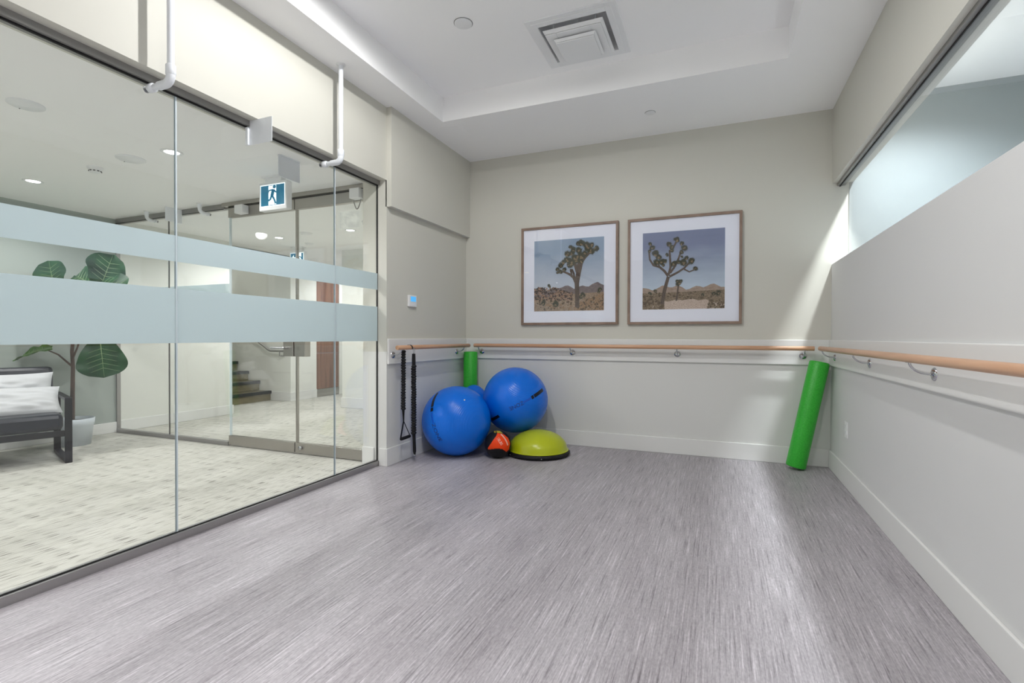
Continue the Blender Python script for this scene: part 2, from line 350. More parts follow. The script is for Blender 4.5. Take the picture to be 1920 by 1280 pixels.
# ------------------------------------------------------------------ lobby shell
struct('floor_lobby',MB().box(-10.2,XG-.03,YREAR-.1,10.2,-.1,-.001),M['carpet'],'pale beige lobby carpet with short dark dashes','carpet')
struct('ceiling_lobby',MB().box(-6.75,-2.85,YREAR-.1,10.2,ZLOB,ZLOB+.15),M['lobceil'],'white lobby ceiling seen through the glass','ceiling')
struct('wall_lobby_left',MB().box(XF-.12,XF,YREAR,YD,0,ZLOB+.05),M['greywall'],'grey-green lobby wall behind the bench and fig tree','wall')
struct('wall_lobby_rear',MB().box(XF,XG-.03,YREAR-.1,YREAR,0,ZLOB+.05),M['lobwall'],'rear wall of the lobby','wall')
struct('wall_hall_left',MB().box(XF-.12,XF,YD,5.07,0,ZLOB+.05).box(-10,XF-.02,4.95,5.07,0,4.4),M['lobwall'],'pale hall wall beyond the glass doors, left of the stairs','wall')
struct('wall_hall_right',MB().box(XJ-.02,XJ,YD+.03,6.25,0,ZLOB+.05).box(XJ,-2.62,5.1,6.3,0,2.5),M['lobwall'],'right wall of the hall beyond the glass doors','wall')
struct('wall_hall_end',MB().box(-5.43,XJ,6.2,6.32,0,ZLOB+.05).box(-5.43,-5.31,6.32,9.6,0,ZLOB+.05),M['lobwall'],'white hall wall right of the walnut door','wall')
struct('wall_stair',MB().box(-10,-6.754,6.445,6.56,0,4.4).box(-6.87,-6.754,6.56,7.04,0,ZLOB+.05).box(-6.87,-6.754,7.63,9.6,0,ZLOB+.05).box(-6.87,-6.754,7.04,7.63,2.22,ZLOB+.05),M['lobwall'],'pale stair wall with a steel handrail','wall')
struct('wall_stair_end',MB().box(-10.1,-10,4.95,6.56,0,4.4).box(-10,-6.75,4.95,6.56,4.4,4.5).box(-6.75,-6.65,4.95,6.56,ZLOB,4.4),M['lobwall'],'walls closing the stairwell','wall')
struct('wall_passage_end',MB().box(-6.87,-5.3,9.6,9.7,0,ZLOB+.05),M['lobwall'],'end wall of the passage beyond the walnut door','wall')
bboard('baseboard_lobby_left',[(XF,XF+.015,YREAR,YD-.02,0,.12)],'baseboard behind the plant pot and bench')
bboard('baseboard_hall_left',[(XF,XF+.015,YD+.02,5.085,0,.13)],'baseboard of the pale hall wall left of the stairs')
bboard('baseboard_stair',[(-7.2,-6.739,6.43,6.445,0,.155),(-6.754,-6.739,6.445,7.04,0,.155)],'baseboard turning the corner beside the stairs')
bboard('baseboard_hall_end',[(-5.445,XJ,6.185,6.2,0,.16),(-5.445,-5.43,6.2,9.6,0,.16)],'baseboard of the white hall wall right of the walnut door')
bboard('baseboard_pier_lobby',[(XJ,XG-.028,YP-.015,YP,0,.152)],'short white baseboard of the pier seen through the glass')
w3=thing('window_3','pale blue window high at the far end of the passage','window',(-6,9.58,1.7),kind='structure')
MB().box(-6.70,-5.5,9.585,9.6,1.75,2.40).build('glass_pane',M['skypane'],w3)
MB().box(-6.75,-6.70,9.57,9.6,1.70,2.44).box(-5.5,-5.45,9.57,9.6,1.70,2.44).box(-6.7,-5.5,9.57,9.6,1.70,1.75).box(-6.7,-5.5,9.57,9.6,2.40,2.44).build('window_frame',M['trim'],w3)

# side lights of the second partition and the double glass door
sl=thing('window_4','clear side panes left of the double glass door, across the lobby','glass partition',(-5.5,YD,0),kind='structure')
for a,b in((XF+.02,-5.519),(-5.519,-4.60)):
    p=MB().box(a+.004,b-.004,YD-.006,YD+.006,.04,2.40).build('glass_pane',M['glass'],sl)
    MB().box(a+.004,b-.004,YD+.0065,YD+.0075,1.074,1.645).build('frosted_band',M['frost'],p)
MB().box(-5.523,-5.515,YD-.006,YD+.006,.04,2.40).build('joint_seal',M['alu'],sl)
MB().box(XF+.016,-4.59,YD-.025,YD+.025,0,.04).build('floor_channel',M['alu'],sl)
MB().box(XF+.016,-4.64,YD-.025,YD+.025,2.398,ZLOB).build('head_channel',M['chan'],sl)
MB().box(XF+.016,-4.64,YD-.027,YD-.025,2.392,2.400).build('gasket',M['gasket'],sl)
MB().box(XF+.002,XF+.018,YD-.02,YD+.02,0,2.40).build('wall_channel',M['alu'],sl)
dr=thing('door_1','double glass door with steel rails across the lobby','glass door',(-3.7,YD,0),kind='structure')
MB().box(-4.64,XJ+.002,YD-.05,YD+.05,2.412,ZLOB-.001).build('door_header',M['steel'],dr)
MB().box(-4.585,XJ+.002,YD-.02,YD+.02,2.400,2.412).build('header_gap',M['gasket'],dr)
for s,(a,b) in enumerate(((-4.582,-3.704),(-3.694,XJ+.004))):
    lf=MB().box(a,b,YD-.006,YD+.006,.105,2.31).build('door_leaf',M['glass'],dr)
    MB().box(a,b,YD-.022,YD+.022,2.306,2.400).build('top_rail',M['steel'],lf,bevel=.002)
    MB().box(a,b,YD-.022,YD+.022,.012,.105).build('bottom_rail',M['steel'],lf,bevel=.002)
    MB().box(a,a+.012,YD-.010,YD+.010,.105,2.306).build('edge_strip',M['steel' if s else 'seal'],lf) if s==0 else MB().box(a-.002,a+.016,YD-.012,YD+.012,.105,2.306).build('edge_strip',M['steel'],lf)
MB().lathe([(.0,0),(.018,0),(.018,.02),(.0,.022)],(-3.62,YD-.022,.062),16,(0,-1,0)).build('floor_bolt',M['chrome'],dr)
for a,b in((-3.83,-3.705),(-3.69,-3.56)):
    MB().box(a,b,YD-.035,YD+.035,.92,1.08).build('lock_case',M['steel'],dr,bevel=.003)
MB().tube([(-3.77,YD-.035,1.0),(-3.77,YD-.085,1.0)],.012,12).build('handle_stem',M['chrome'],dr)
MB().tube([(-3.76,YD-.085,1.0),(-3.93,YD-.085,.998)],.012,12).build('lever_handle',M['chrome'],dr)
MB().box(-4.40,-4.29,YD-.10,YD-.023,2.315,2.398).build('contact_box',M['white'],dr,bevel=.006)
MB().box(-2.99,-2.885,YD-.10,YD-.023,2.315,2.404).build('contact_box',M['white'],dr,bevel=.006)
MB().tube([(-2.985+.085*t/12,YD-.05,2.315-.085*math.sin(PI*t/12)) for t in range(13)],.0045,8).build('cable_loop',M['chan'],dr)

# walnut door with kick plate in the passage wall
wd=thing('door_2','walnut veneer door with steel kick plate at the end of the hall','door',(-6.75,7.33,0),kind='structure')
MB().box(-6.80,-6.762,7.045,7.625,.145,.80).build('door_panel',M['walnut'],wd,bevel=.003)
MB().box(-6.80,-6.762,7.045,7.625,.806,2.215).build('door_panel',M['walnut'],wd,bevel=.003)
MB().box(-6.80,-6.756,7.045,7.625,.008,.143).build('kick_plate',M['steel'],wd)
MB().tube([(-6.76,7.58,1.62),(-6.735,7.58,1.62)],.018,12).build('door_knob',M['black'],wd)

# stairs rising to the left beyond the glass doors
st=thing('staircase','carpeted stairs with black nosings beyond the glass doors','stairs',(-7.2,5.75,0),kind='structure')
for k in range(9):
    x1=-7.20-.27*k; z=.165*(k+1)
    s=MB().box(-9.98,x1,5.08,6.43,z-.165,z-.006).build('step',M['stair'],st)
    MB().box(x1-.05,x1+.022,5.08,6.43,z-.05,z).build('nosing',M['nosing'],s)
hr=thing('stair_handrail','grey steel handrail on the stair wall beyond the glass doors','handrail',(-7,6.36,.86))
MB().tube([(-9.0,6.375,1.93),(-7.20,6.375,.885),(-7.14,6.375,.862),(-6.80,6.375,.859)],.02,12).build('rail',M['chan'],hr)
MB().tube([(-6.93,6.375,.85),(-6.93,6.375,.78),(-6.90,6.44,.77)],.01,8).build('bracket',M['chan'],hr)
MB().tube([(-8.0,6.375,1.34),(-8.0,6.375,1.27),(-8.0,6.44,1.26)],.01,8).build('bracket',M['chan'],hr)

# ------------------------------------------------------------------ lamps
def downlight(name,label,loc,power,color,size,blend=.6,r=.065,group=None,radius=.04,lens='lamp'):
    x,y,z=loc
    t=thing(name,label,'ceiling light',loc,group)
    MB().lathe([(r*.72,.0),(r*.80,-.004),(r,-.006),(r+.006,-.003),(r+.006,.002)],loc,32).build('trim_ring',M['white'],t)
    MB().lathe([(.0,-.0005),(r*.74,-.0005),(r*.74,.001)],loc,32).build('lens',M[lens],t)
    l=bpy.data.lights.new('light','SPOT'); l.energy=power; l.color=color; l.spot_size=math.radians(size); l.spot_blend=blend; l.shadow_soft_size=radius
    o=bpy.data.objects.new('light',l); col.objects.link(o); o.parent=t; o.location=(0,0,-.02-0.0)
    return t
tg='recessed downlights in the raised tray'
for lab,x,y,p,sz,bl in(('nearest the glass, over the middle of the room',-1.47,2.26,P_TRAY,179,.35),('nearest the right wall, just ahead of the viewer',-.30,.95,P_TRAY*1.35,178,1),('added as unseen fill behind the viewer, on the glass side',-1.47,-.95,P_REAR_FILL,88,.7),('added as unseen fill behind the viewer, on the window side',-.30,-.95,P_REAR_FILL,88,.7)):  # rear pair is added, unseen: fill light to lift the ceiling bounce
    downlight('downlight','recessed tray downlight '+lab,(x,y,ZT-.001),p,C_TRAY,sz,bl,group=tg,radius=.03,lens='lampdim')
lg='recessed downlights in the lobby ceiling'
for lab,x,y,p in(('bright round lobby downlight above the fig tree, left of the glass joint',-5.50,2.43,P_LOBBY),
               ('bright round lobby downlight straight behind the first glass joint',-3.69,2.43,P_LOBBY),
               ('small bright downlight beyond the glass doors, nearer the stairs',-5.53,5.08,P_HALL),
               ('small bright downlight beyond the glass doors, above the right leaf',-4.30,5.06,P_HALL),
               ('downlight in the passage outside the walnut door',-5.95,7.5,P_HALL)):
    downlight('downlight',lab,(x,y,ZLOB-.001),p,C_LOBBY,165,.5,group=lg,radius=.06)
for lab,x,y in(('over the left part of the bench',-5.5,.2),('beside the glass, left of the view',-3.69,.2),('by the lobby rear wall, bench side',-5.5,-1.9),('by the lobby rear wall, glass side',-3.69,-1.9)):
    downlight('downlight','lobby downlight '+lab,(x,y,ZLOB-.001),P_LOBBY,C_LOBBY,165,.5,group='lobby downlights outside the view',radius=.06)
downlight('downlight','downlight above the stairs',(-8.3,5.75,4.398),P_HALL,C_LOBBY,165,.5,radius=.06)
for lab,y,pn in(('nearest the end wall',4.25,P_NEXT),('in the middle of the row',2.0,P_NEXT*.35),('farthest from the end wall',-.3,P_NEXT*.35)):
    downlight('downlight','downlight beyond the high window, '+lab,(1.30,y,3.099),pn,C_NEXT,150,1,r=.075,group='downlights beyond the high window',radius=.05)

# ------------------------------------------------------------------ wooden bars on steel brackets
def bar(name,label,p0,p1,axis,brackets,out):
    """p0,p1 = rail ends; out = unit vector from wall into the room; brackets = positions along the axis"""
    t=thing(name,label,'wall bar',p0,'wooden wall bars')
    MB().tube([p0,(Vector(p0)*.999+Vector(p1)*.001),(Vector(p0)*.001+Vector(p1)*.999),p1],[.018,.0195,.0195,.018],24).build('rail',M['rail_'+axis],t)
    o=Vector(out)
    for b in brackets:
        c=Vector(p0)
        if axis=='x': c.x=b
        else: c.y=b
        wall=c-o*.090; wall.z=.952
        br=MB().lathe([(.0,.012),(.012,.012),(.027,.006),(.030,0)],wall,24,o).build('bracket_plate',M['chrome'],t)
        pts=[]
        for k in range(11):
            a=k/10*PI/2; pts.append(wall+o*(.012+.078*math.sin(a))+Vector((0,0,.000+.052*(1-math.cos(a)))))
        MB().tube(pts,.0055,10).build('bracket_arm',M['chrome'],br)
        d=Vector((1,0,0)) if axis=='x' else Vector((0,1,0))
        MB().obox(c-Vector((0,0,.0185)),d*.022,o*.009,Vector((0,0,.002))).build('saddle',M['chrome'],br)
    return t
bar('wall_bar','long maple bar across the end wall under the photographs',(-2.462,4.88,1.018),(.752,4.88,1.018),'x',(-2.41,-1.381,-.357,.681),(0,-1,0))
bar('wall_bar','short maple bar on the left pier with the resistance band hung over it',(-2.51,3.535,1.016),(-2.51,4.852,1.016),'y',(3.60,4.74),(1,0,0))
bar('wall_bar','long maple bar along the right wall beneath the high window',(.782,YREAR+.2,1.02),(.782,4.80,1.02),'y',(4.721,3.718,2.713,1.71,.7,-.3,-1.3,-2.3),(-1,0,0))

# ------------------------------------------------------------------ framed photographs
def blob_star(mb,u,v,r,fn,d,n=13):
    pts=[]; a0=random.random()*6
    for k in range(2*n):
        a=a0+PI*k/n; rr=r*(random.uniform(.85,1.25) if k%2==0 else random.uniform(.5,.7)); pts.append((u+rr*math.cos(a),v+rr*math.sin(a)))
    c=len(mb.v); vs=[fn(u,v,d)]+[fn(a,b,d) for a,b in pts]; m=len(pts)
    mb.add(vs,[(0,1+k,1+(k+1)%m) for k in range(m)])
def ribbon(mb,pts,w,fn,d):
    L=[];R=[]
    for i,(x,y) in enumerate(pts):
        a=pts[max(i-1,0)]; b=pts[min(i+1,len(pts)-1)]; dx,dy=b[0]-a[0],b[1]-a[1]; l=math.hypot(dx,dy) or 1
        ww=w[0]+(w[1]-w[0])*i/(len(pts)-1); L.append((x-dy/l*ww,y+dx/l*ww)); R.append((x+dy/l*ww,y-dx/l*ww))
    n=len(pts); mb.add([fn(*p,d) for p in L]+[fn(*p,d) for p in R],[(i,i+1,n+i+1,n+i) for i in range(n-1)])
def sky_mat(name,top,low):
    m,nt,b=newmat(name); tc=N(nt,'ShaderNodeTexCoord'); sx=N(nt,'ShaderNodeSeparateXYZ'); nt.links.new(tc.outputs['Generated'],sx.inputs[0])
    n=N(nt,'ShaderNodeTexNoise',Scale=3.0,Detail=5.0); nt.links.new(mapping(nt,(1,1,3.5),'Generated'),n.inputs['Vector'])
    ad=N(nt,'ShaderNodeMath',operation='MULTIPLY_ADD'); ad.inputs[1].default_value=.30; nt.links.new(n.outputs['Fac'],ad.inputs[0]); nt.links.new(sx.outputs['Z'],ad.inputs[2])
    nt.links.new(ramp(nt,ad.outputs[0],[(.40,low),(1.05,top)]),b.inputs['Base Color']); b.inputs['Roughness'].default_value=.7; return m
def ground_mat(name,c0,c1,c2,s=120):
    m,nt,b=newmat(name); n=N(nt,'ShaderNodeTexNoise',Scale=s,Detail=6.0,Roughness=.7); nt.links.new(mapping(nt,(1,1,2.2)),n.inputs['Vector'])
    nt.links.new(ramp(nt,n.outputs['Fac'],[(.32,c0),(.5,c1),(.68,c2)]),b.inputs['Base Color']); b.inputs['Roughness'].default_value=.8; return m
PM=dict(sky1=sky_mat('print_sky_hazy',(.27,.37,.50),(.58,.63,.70)),sky2=sky_mat('print_sky_blue',(.18,.22,.36),(.52,.62,.72)),
  hill1=ground_mat('print_hills_mauve',(.14,.11,.12),(.20,.16,.16),(.27,.22,.21),30),hill2=ground_mat('print_hills_tan',(.28,.20,.15),(.36,.27,.21),(.44,.34,.27),30),
  rockd=ground_mat('print_rocks_dark',(.015,.01,.01),(.05,.03,.025),(.14,.08,.05),40),brushd=ground_mat('print_brush_dark',(.03,.02,.012),(.10,.065,.035),(.20,.13,.07),60),rock=ground_mat('print_rocks',(.10,.05,.03),(.30,.18,.12),(.58,.40,.30),40),sand=ground_mat('print_sand',(.30,.22,.17),(.55,.44,.36),(.72,.62,.54),70),
  dirt=ground_mat('print_dirt',(.12,.08,.05),(.34,.24,.16),(.48,.37,.27),60),brush=ground_mat('print_dry_brush',(.08,.05,.02),(.32,.19,.10),(.50,.34,.21),90),
  scrub=ground_mat('print_scrub',(.05,.04,.03),(.22,.16,.10),(.44,.34,.24),90),trunk=ground_mat('print_trunk',(.03,.02,.015),(.10,.07,.055),(.22,.16,.125),90),
  leafd=ground_mat('print_leaves_dark',(.012,.016,.008),(.04,.045,.025),(.10,.10,.06),150),leaft=ground_mat('print_leaves_tan',(.12,.08,.045),(.27,.19,.11),(.42,.33,.21),150))
def stuff(o): o['kind']='stuff'; return o
def picture(name,label,x0,x1,z0,z1,which):
    t=thing(name,label,'picture',((x0+x1)/2,YB,z0),'framed desert photographs')
    fwid,y0,y1=.024,YB-.034,YB-.002
    for nm,b in(('a',(x0,x1,z1-fwid,z1)),('b',(x0,x1,z0,z0+fwid)),('c',(x0,x0+fwid,z0+fwid,z1-fwid)),('d',(x1-fwid,x1,z0+fwid,z1-fwid))):
        MB().box(b[0],b[1],y0,y1,b[2],b[3]).build('frame_bar',M['frame'],t,bevel=.0015)
    ym=YB-.018
    MB().box(x0+fwid,x1-fwid,ym,YB-.003,z0+fwid,z1-fwid).build('mount',M['mat'],t)
    MB().box(x0+fwid,x1-fwid,YB-.0275,YB-.0255,z0+fwid,z1-fwid).build('picture_glass',M['picglass'],t)
    p0,p1,q0,q1=x0+.143,x1-.143,z0+.143,z1-.143; W,Hh=p1-p0,q1-q0
    fn=lambda u,v,d:(p0+W*min(max(u,0),1),ym-d,q0+Hh*min(max(v,0),1))
    def flat(nm,poly,m,d,par):
        n=len(poly); mb=MB(); mb.add([fn(u,v,d) for u,v in poly],[tuple(range(n))]); return mb.build(nm,m,par)
    pr=MB().box(p0,p1,ym-.0006,ym,q0,q1).build('print',PM['sky1' if which==1 else 'sky2'],t)
    hz=.30 if which==1 else .275
    ridge=[(i/24,hz+.035*math.sin(i*.9+which)*math.sin(i*.37)+.012*random.random()+(.05*(i/24) if which==1 else 0)) for i in range(25)]
    flat('printed_hills',[(0,0),(1,0)]+ridge[::-1],PM['hill1' if which==1 else 'hill2'],.0010,pr)
    if which==1:
        flat('printed_ground',[(0,0),(1,0),(1,.25),(.6,.235),(.3,.2),(0,.2)],PM['dirt'],.0014,pr)
        ma,mb=MB(),MB()
        for k in range(330):
            u=random.random()*.56; v=.15+random.random()*(.185-.11*max(0,u-.3)/.3)
            blob_star(ma if k%2 else mb,u,v,random.uniform(.008,.022),fn,.0018+.0000015*k,4)
        stuff(ma.build('printed_rocks',PM['rock'],pr)); stuff(mb.build('printed_rocks',PM['rockd'],pr))
        ma,mb=MB(),MB()
        for k in range(240):
            u=.60+random.random()*.42; v=.01+random.random()*.22*(.35+.65*(u-.6)/.4); blob_star(ma if k%3 else mb,u,v,random.uniform(.008,.022),fn,.0024+.0000015*k,7)
        for k in range(60):
            u=random.random()*.55; v=.02+random.random()*.13; blob_star(ma if k%2 else mb,u,v*(.6 if k%2 else 1),random.uniform(.006,.02),fn,.0028+.0000015*k,7)
        stuff(ma.build('printed_brush',PM['brush'],pr)); stuff(mb.build('printed_brush',PM['brushd'],pr))
        X=lambda x:(x-15)/985; Y=lambda y,x:(1160-23*X(x)-y)/(985+52*X(x))
        P=lambda *a:[(X(x),Y(y,x)) for x,y in a]
        br=[(P((637,1100),(637,930),(630,760),(648,640),(668,540)),(.030,.034)),(P((668,560),(690,460),(740,390),(800,330)),(.030,.020)),
            (P((622,760),(585,680),(530,635),(450,600),(400,590)),(.022,.010)),(P((600,700),(585,620),(560,560)),(.014,.012)),(P((640,600),(600,480),(570,400)),(.026,.018)),(P((655,560),(660,430),(690,330)),(.026,.018)),(P((560,650),(540,560)),(.012,.012))]
        fol=[(355,575,26),(362,612,18),(405,598,22),(455,560,26),(410,510,34),(440,470,32),(500,430,40),(500,350,34),(540,258,24),(590,290,36),(560,340,34),(640,205,28),(700,200,40),(760,215,40),(830,220,36),(890,262,36),(820,300,40),(660,300,40),(600,400,40),(650,390,44),(700,380,40),(570,470,42),(530,500,36),(620,440,34),(740,340,34),(690,450,26),(780,260,34),(945,850,22),(930,880,18),(720,930,30),(690,950,24),(235,800,18),(150,1040,30),(330,1050,34)]
    else:
        flat('printed_ground',[(0,0),(1,0),(1,.235),(.7,.225),(.4,.215),(0,.21)],PM['scrub'],.0014,pr)
        flat('printed_sand',[(.05,0),(1,0),(1,.05),(.93,.085),(.86,.075),(.78,.12),(.70,.105),(.62,.128),(.5,.112),(.42,.122),(.33,.10),(.27,.105),(.22,.06),(.14,.05)],PM['sand'],.0018,pr)
        ma,mb=MB(),MB()
        for k in range(260):
            u=random.random()*.27; v=random.random()*.19*(1-.6*u/.27); blob_star(ma if k%2 else mb,u,v,random.uniform(.008,.02),fn,.0022+.0000015*k,8)
        for k in range(90):
            u=.80+random.random()*.2; v=random.random()*.10; blob_star(ma if k%2 else mb,u,v,random.uniform(.008,.02),fn,.0023+.0000015*k,8)
        for k in range(170):
            u=random.random(); v=.13+random.random()*.085; blob_star(ma if k%3 else mb,u,v,random.uniform(.006,.016),fn,.0021+.0000015*k,8)
        stuff(ma.build('printed_brush',PM['scrub'],pr)); stuff(mb.build('printed_brush',PM['brushd'],pr))
        X=lambda x:(x-133)/820; Y=lambda y,x:(1066-16*X(x)-y)/(762+37*X(x))
        P=lambda *a:[(X(x),Y(y,x)) for x,y in a]
        br=[(P((335,1012),(362,870),(400,735)),(.024,.020)),(P((398,730),(360,680),(310,640),(245,622),(208,565),(200,490)),(.016,.011)),(P((310,640),(292,600)),(.010,.010)),
            (P((400,725),(422,640),(415,530),(410,470)),(.016,.011)),(P((418,700),(468,630),(500,560),(532,470)),(.014,.011)),(P((412,735),(500,690),(560,650),(612,595)),(.014,.011)),(P((560,662),(610,688),(662,665)),(.010,.008)),(P((430,480),(478,390)),(.011,.011)),
            (P((482,975),(492,900),(502,820)),(.011,.009))]
        fol=[(210,410,20),(235,450,22),(210,480,16),(270,508,30),(300,540,28),(280,590,28),(330,580,30),(365,585,20),(345,620,16),(405,415,22),(440,440,22),(480,370,26),(430,470,20),(385,515,16),(535,410,20),(555,448,28),(530,490,18),(535,540,12),(455,610,26),(500,592,22),(550,592,30),(580,555,20),(630,578,28),(668,655,20),(510,795,26),(492,780,14),(530,780,14),(270,880,16),(210,905,16),(740,915,14),(900,895,22),(850,905,18)]
    mb=MB()
    for k,(pp,ww) in enumerate(br): ribbon(mb,pp,ww,fn,.0030+.00002*k)
    stuff(mb.build('printed_branches',PM['trunk'],pr))
    md,mt=MB(),MB(); S=985. if which==1 else 820.
    for k,(x,y,r) in enumerate(fol):
        u,v=X(x),Y(y,x)
        for j in range(4): blob_star(md,u+random.uniform(-.5,.5)*r/S,v+random.uniform(-.5,.5)*r/S,r/S*random.uniform(.85,1.25),fn,.0036+.00001*k+.000003*j)
        for j in range(3): blob_star(mt,u+random.uniform(-.5,.4)*r/S,v+random.uniform(-.7,.1)*r/S,r/S*random.uniform(.22,.42),fn,.0042+.00001*k+.000003*j)
    stuff(md.build('printed_foliage',PM['leafd'],pr)); stuff(mt.build('printed_foliage',PM['leaft'],pr))
picture('framed_photograph','framed photograph of a single thick-crowned desert tree, left of the pair',-1.943,-.917,1.236,2.260,1)
picture('framed_photograph','framed photograph of a wide-branching desert tree with a small one, right of the pair',-.825,.195,1.234,2.258,2)

# ------------------------------------------------------------------ exercise gear in the corner
camP=Vector((0,0,CAMZ))
def decal_basis(c):
    t=(camP-Vector(c)).normalized(); r=Vector((0,0,1)).cross(t).normalized(); return r,t.cross(r),t
class Decal:
    """prints onto a sphere: p0,p1 = start/end of the great-circle line, in the facing disc (-1..1)"""
    def __init__(s,c,R,p0,p1):
        r,u,t=decal_basis(c); d=lambda p:(r*p[0]+u*p[1]+t*math.sqrt(max(0,1-p[0]**2-p[1]**2))).normalized()
        s.c=Vector(c); s.R=R; s.e=d(p0); n=s.e.cross(d(p1)).normalized(); s.a=n.cross(s.e).normalized(); s.b=n; s.len=s.e.angle(d(p1))
    def pt(s,u,v,k=1.003):   # angles along / across
        return s.c+(math.cos(v)*(math.cos(u)*s.e+math.sin(u)*s.a)+math.sin(v)*s.b)*s.R*k
    def rect(s,mb,u0,u1,v0,v1,n=12):
        vs=[s.pt(u0+(u1-u0)*i/n,v) for v in(v0,v1) for i in range(n+1)]
        mb.add(vs,[(i,i+1,n+2+i,n+1+i) for i in range(n)],True)
    def text(s,mb,txt,u0,u1,h,v0=None):
        cu=bpy.data.curves.new('t','FONT'); cu.body=txt; cu.size=1; cu.resolution_u=3; ob=bpy.data.objects.new('t',cu); col.objects.link(ob)
        dg=bpy.context.evaluated_depsgraph_get(); me=bpy.data.meshes.new_from_object(ob.evaluated_get(dg))
        xs=[v.co.x for v in me.vertices]; ys=[v.co.y for v in me.vertices]; x0,x1,y0,y1=min(xs),max(xs),min(ys),max(ys); v0=-h/2 if v0 is None else v0
        mb.add([s.pt(u0+(v.co.x-x0)/(x1-x0)*(u1-u0),v0+(v.co.y-y0)/(y1-y0)*h,1.004) for v in me.vertices],[tuple(p.vertices) for p in me.polygons])
        bpy.data.objects.remove(ob); bpy.data.meshes.remove(me); bpy.data.curves.remove(cu)
B1,B2,BR=(-2.272,4.139,.3225),(-1.865,4.61,.484),.3225
def gymball(label,c,m,p0,p1,extra=None,dot_at=None):
    t=thing('exercise_ball',label,'exercise ball',(c[0],c[1],c[2]-BR),'blue exercise balls')
    s=MB().sphere(c,BR,96,64).build('shell',m,t,origin=c)
    d=Decal(c,BR,p0,p1); L=d.len
    mb=MB(); d.rect(mb,0,L*.36,-.050,.050); d.rect(mb,L*.375,L*.445,-.050,.050); mb.build('logo_bar',M['ink'],t)
    mb=MB(); d.rect(mb,L*.47,L*.66,-.030,.030); mb.build('faint_logo',M['ink_faint'],t)
    mb=MB(); d.text(mb,'ZONE',L*.66,L,.115); mb.build('logo_letters',M['ink_blue'],t)
    if extra:
        e=Decal(c,BR,*extra); mb=MB(); e.rect(mb,0,e.len,-.045,.045); mb.build('logo_bar',M['ink'],t)
    if dot_at:
        r,u,tt=decal_basis(c); d_=(r*dot_at[0]+u*dot_at[1]+tt*math.sqrt(1-dot_at[0]**2-dot_at[1]**2)).normalized()
        MB().lathe([(.0,.003),(.006,.003),(.007,-.001)],Vector(c)+d_*BR,14,d_).build('white_dot',M['white'],t)  # small flat white dot on the ball surface
    return t
gymball('blue exercise ball standing on the floor against the pier',B1,M['ball1'],(-.53,.80),(-.42,-.55),dot_at=(.22,.56))
gymball('blue exercise ball raised above the others against the end wall',B2,M['ball2'],(.815,.305),(-.17,-.27),((-.72,-.60),(-.48,-.47)))
t3=MB().sphere((-2.350,4.655,.305),.18,48,32,(1,1,1.69)).build('exercise_ball',M['ball1'],origin=(-2.350,4.655,.305))
tag(t3,'blue exercise ball mostly hidden behind the other two, below the green roller','exercise ball','blue exercise balls')
def roller(label,base,top,group):
    b,tp=Vector(base),Vector(top); ax=(tp-b).normalized(); L=(tp-b).length; r=.076
    t=thing('foam_roller',label,'foam roller',base,group)
    MB().lathe([(r-.010,0),(r-.004,.003),(r,.012),(r,L-.012),(r-.004,L-.003),(r-.010,L)],(0,0,0),48).build('foam_body',M['foam'],t)
    MB().lathe([(r-.022,L+.0005),(r-.020,L+.001),(r-.018,L+.0005)],(0,0,0),48).build('end_ring',M['foam'],t)
    q=Vector((0,0,1)).rotation_difference(ax)
    for ch in t.children: ch.matrix_parent_inverse=Matrix.Identity(4)
    t.rotation_mode='QUATERNION'; t.rotation_quaternion=q
    return t
roller('green foam roller standing in the left corner behind the blue balls',(-2.505,4.868,.004),(-2.505,4.880,.948),'green foam rollers')
roller('green foam roller leaning in the right corner below the bar',(.608,4.800,.019),(.790,4.872,.905),'green foam rollers')
# balance dome
bs=thing('balance_dome','lime balance dome on a black base, beside the red medicine ball','balance trainer',(-1.575,4.475,0))
bc=(-1.575,4.475,0)
MB().lathe([(.24,0),(.285,.004),(.300,.016),(.302,.030),(.292,.042),(.278,.046),(.0,.046)],bc,64).build('base',M['black'],bs)
MB().lathe([(.276,.040),(.279,.052),(.275,.062)]+[(.272*math.cos(a),.062+.165*math.sin(a)) for a in[PI/2*i/16 for i in range(1,17)]],bc,64).build('dome',M['lime'],bs)
MB().lathe([(.279,.044),(.286,.046),(.286,.052),(.279,.054)],bc,64).build('dome_lip',M['lime'],bs)
for a in(-65,10,80,155,230):
    a=math.radians(a); p=Vector(bc)+Vector((math.cos(a)*.300,math.sin(a)*.300,.022))
    MB().sphere(p,.006,12,8).build('stud',M['chrome'],bs)
# medicine ball
mc=(-1.868,4.19,.124); mr=.123
md_=thing('medicine_ball','small black medicine ball with red and yellow panels between balls and dome','medicine ball',(mc[0],mc[1],0))
MB().sphere(mc,mr,64,48).build('shell',M['black'],md_)
def patch(nm,poly,m,k,par,n=70):
    r,u,t=decal_basis(mc)
    def inside(x,y):
        c=False; j=len(poly)-1
        for i in range(len(poly)):
            (xi,yi),(xj,yj)=poly[i],poly[j]
            if (yi>y)!=(yj>y) and x<(xj-xi)*(y-yi)/(yj-yi)+xi: c=not c
            j=i
        return c
    mb=MB(); g=2/n; C=Vector(mc)
    P=lambda x,y: C+(r*x+u*y+t*math.sqrt(max(0,1-x*x-y*y)))*mr*k
    for i in range(n):
        for j in range(n):
            x,y=-1+g*i,-1+g*j; cx,cy=x+g/2,y+g/2
            if cx*cx+cy*cy<.985 and inside(cx,cy): mb.add([P(x,y),P(x+g,y),P(x+g,y+g),P(x,y+g)],[(0,1,2,3)],True)
    return mb.build(nm,m,par)
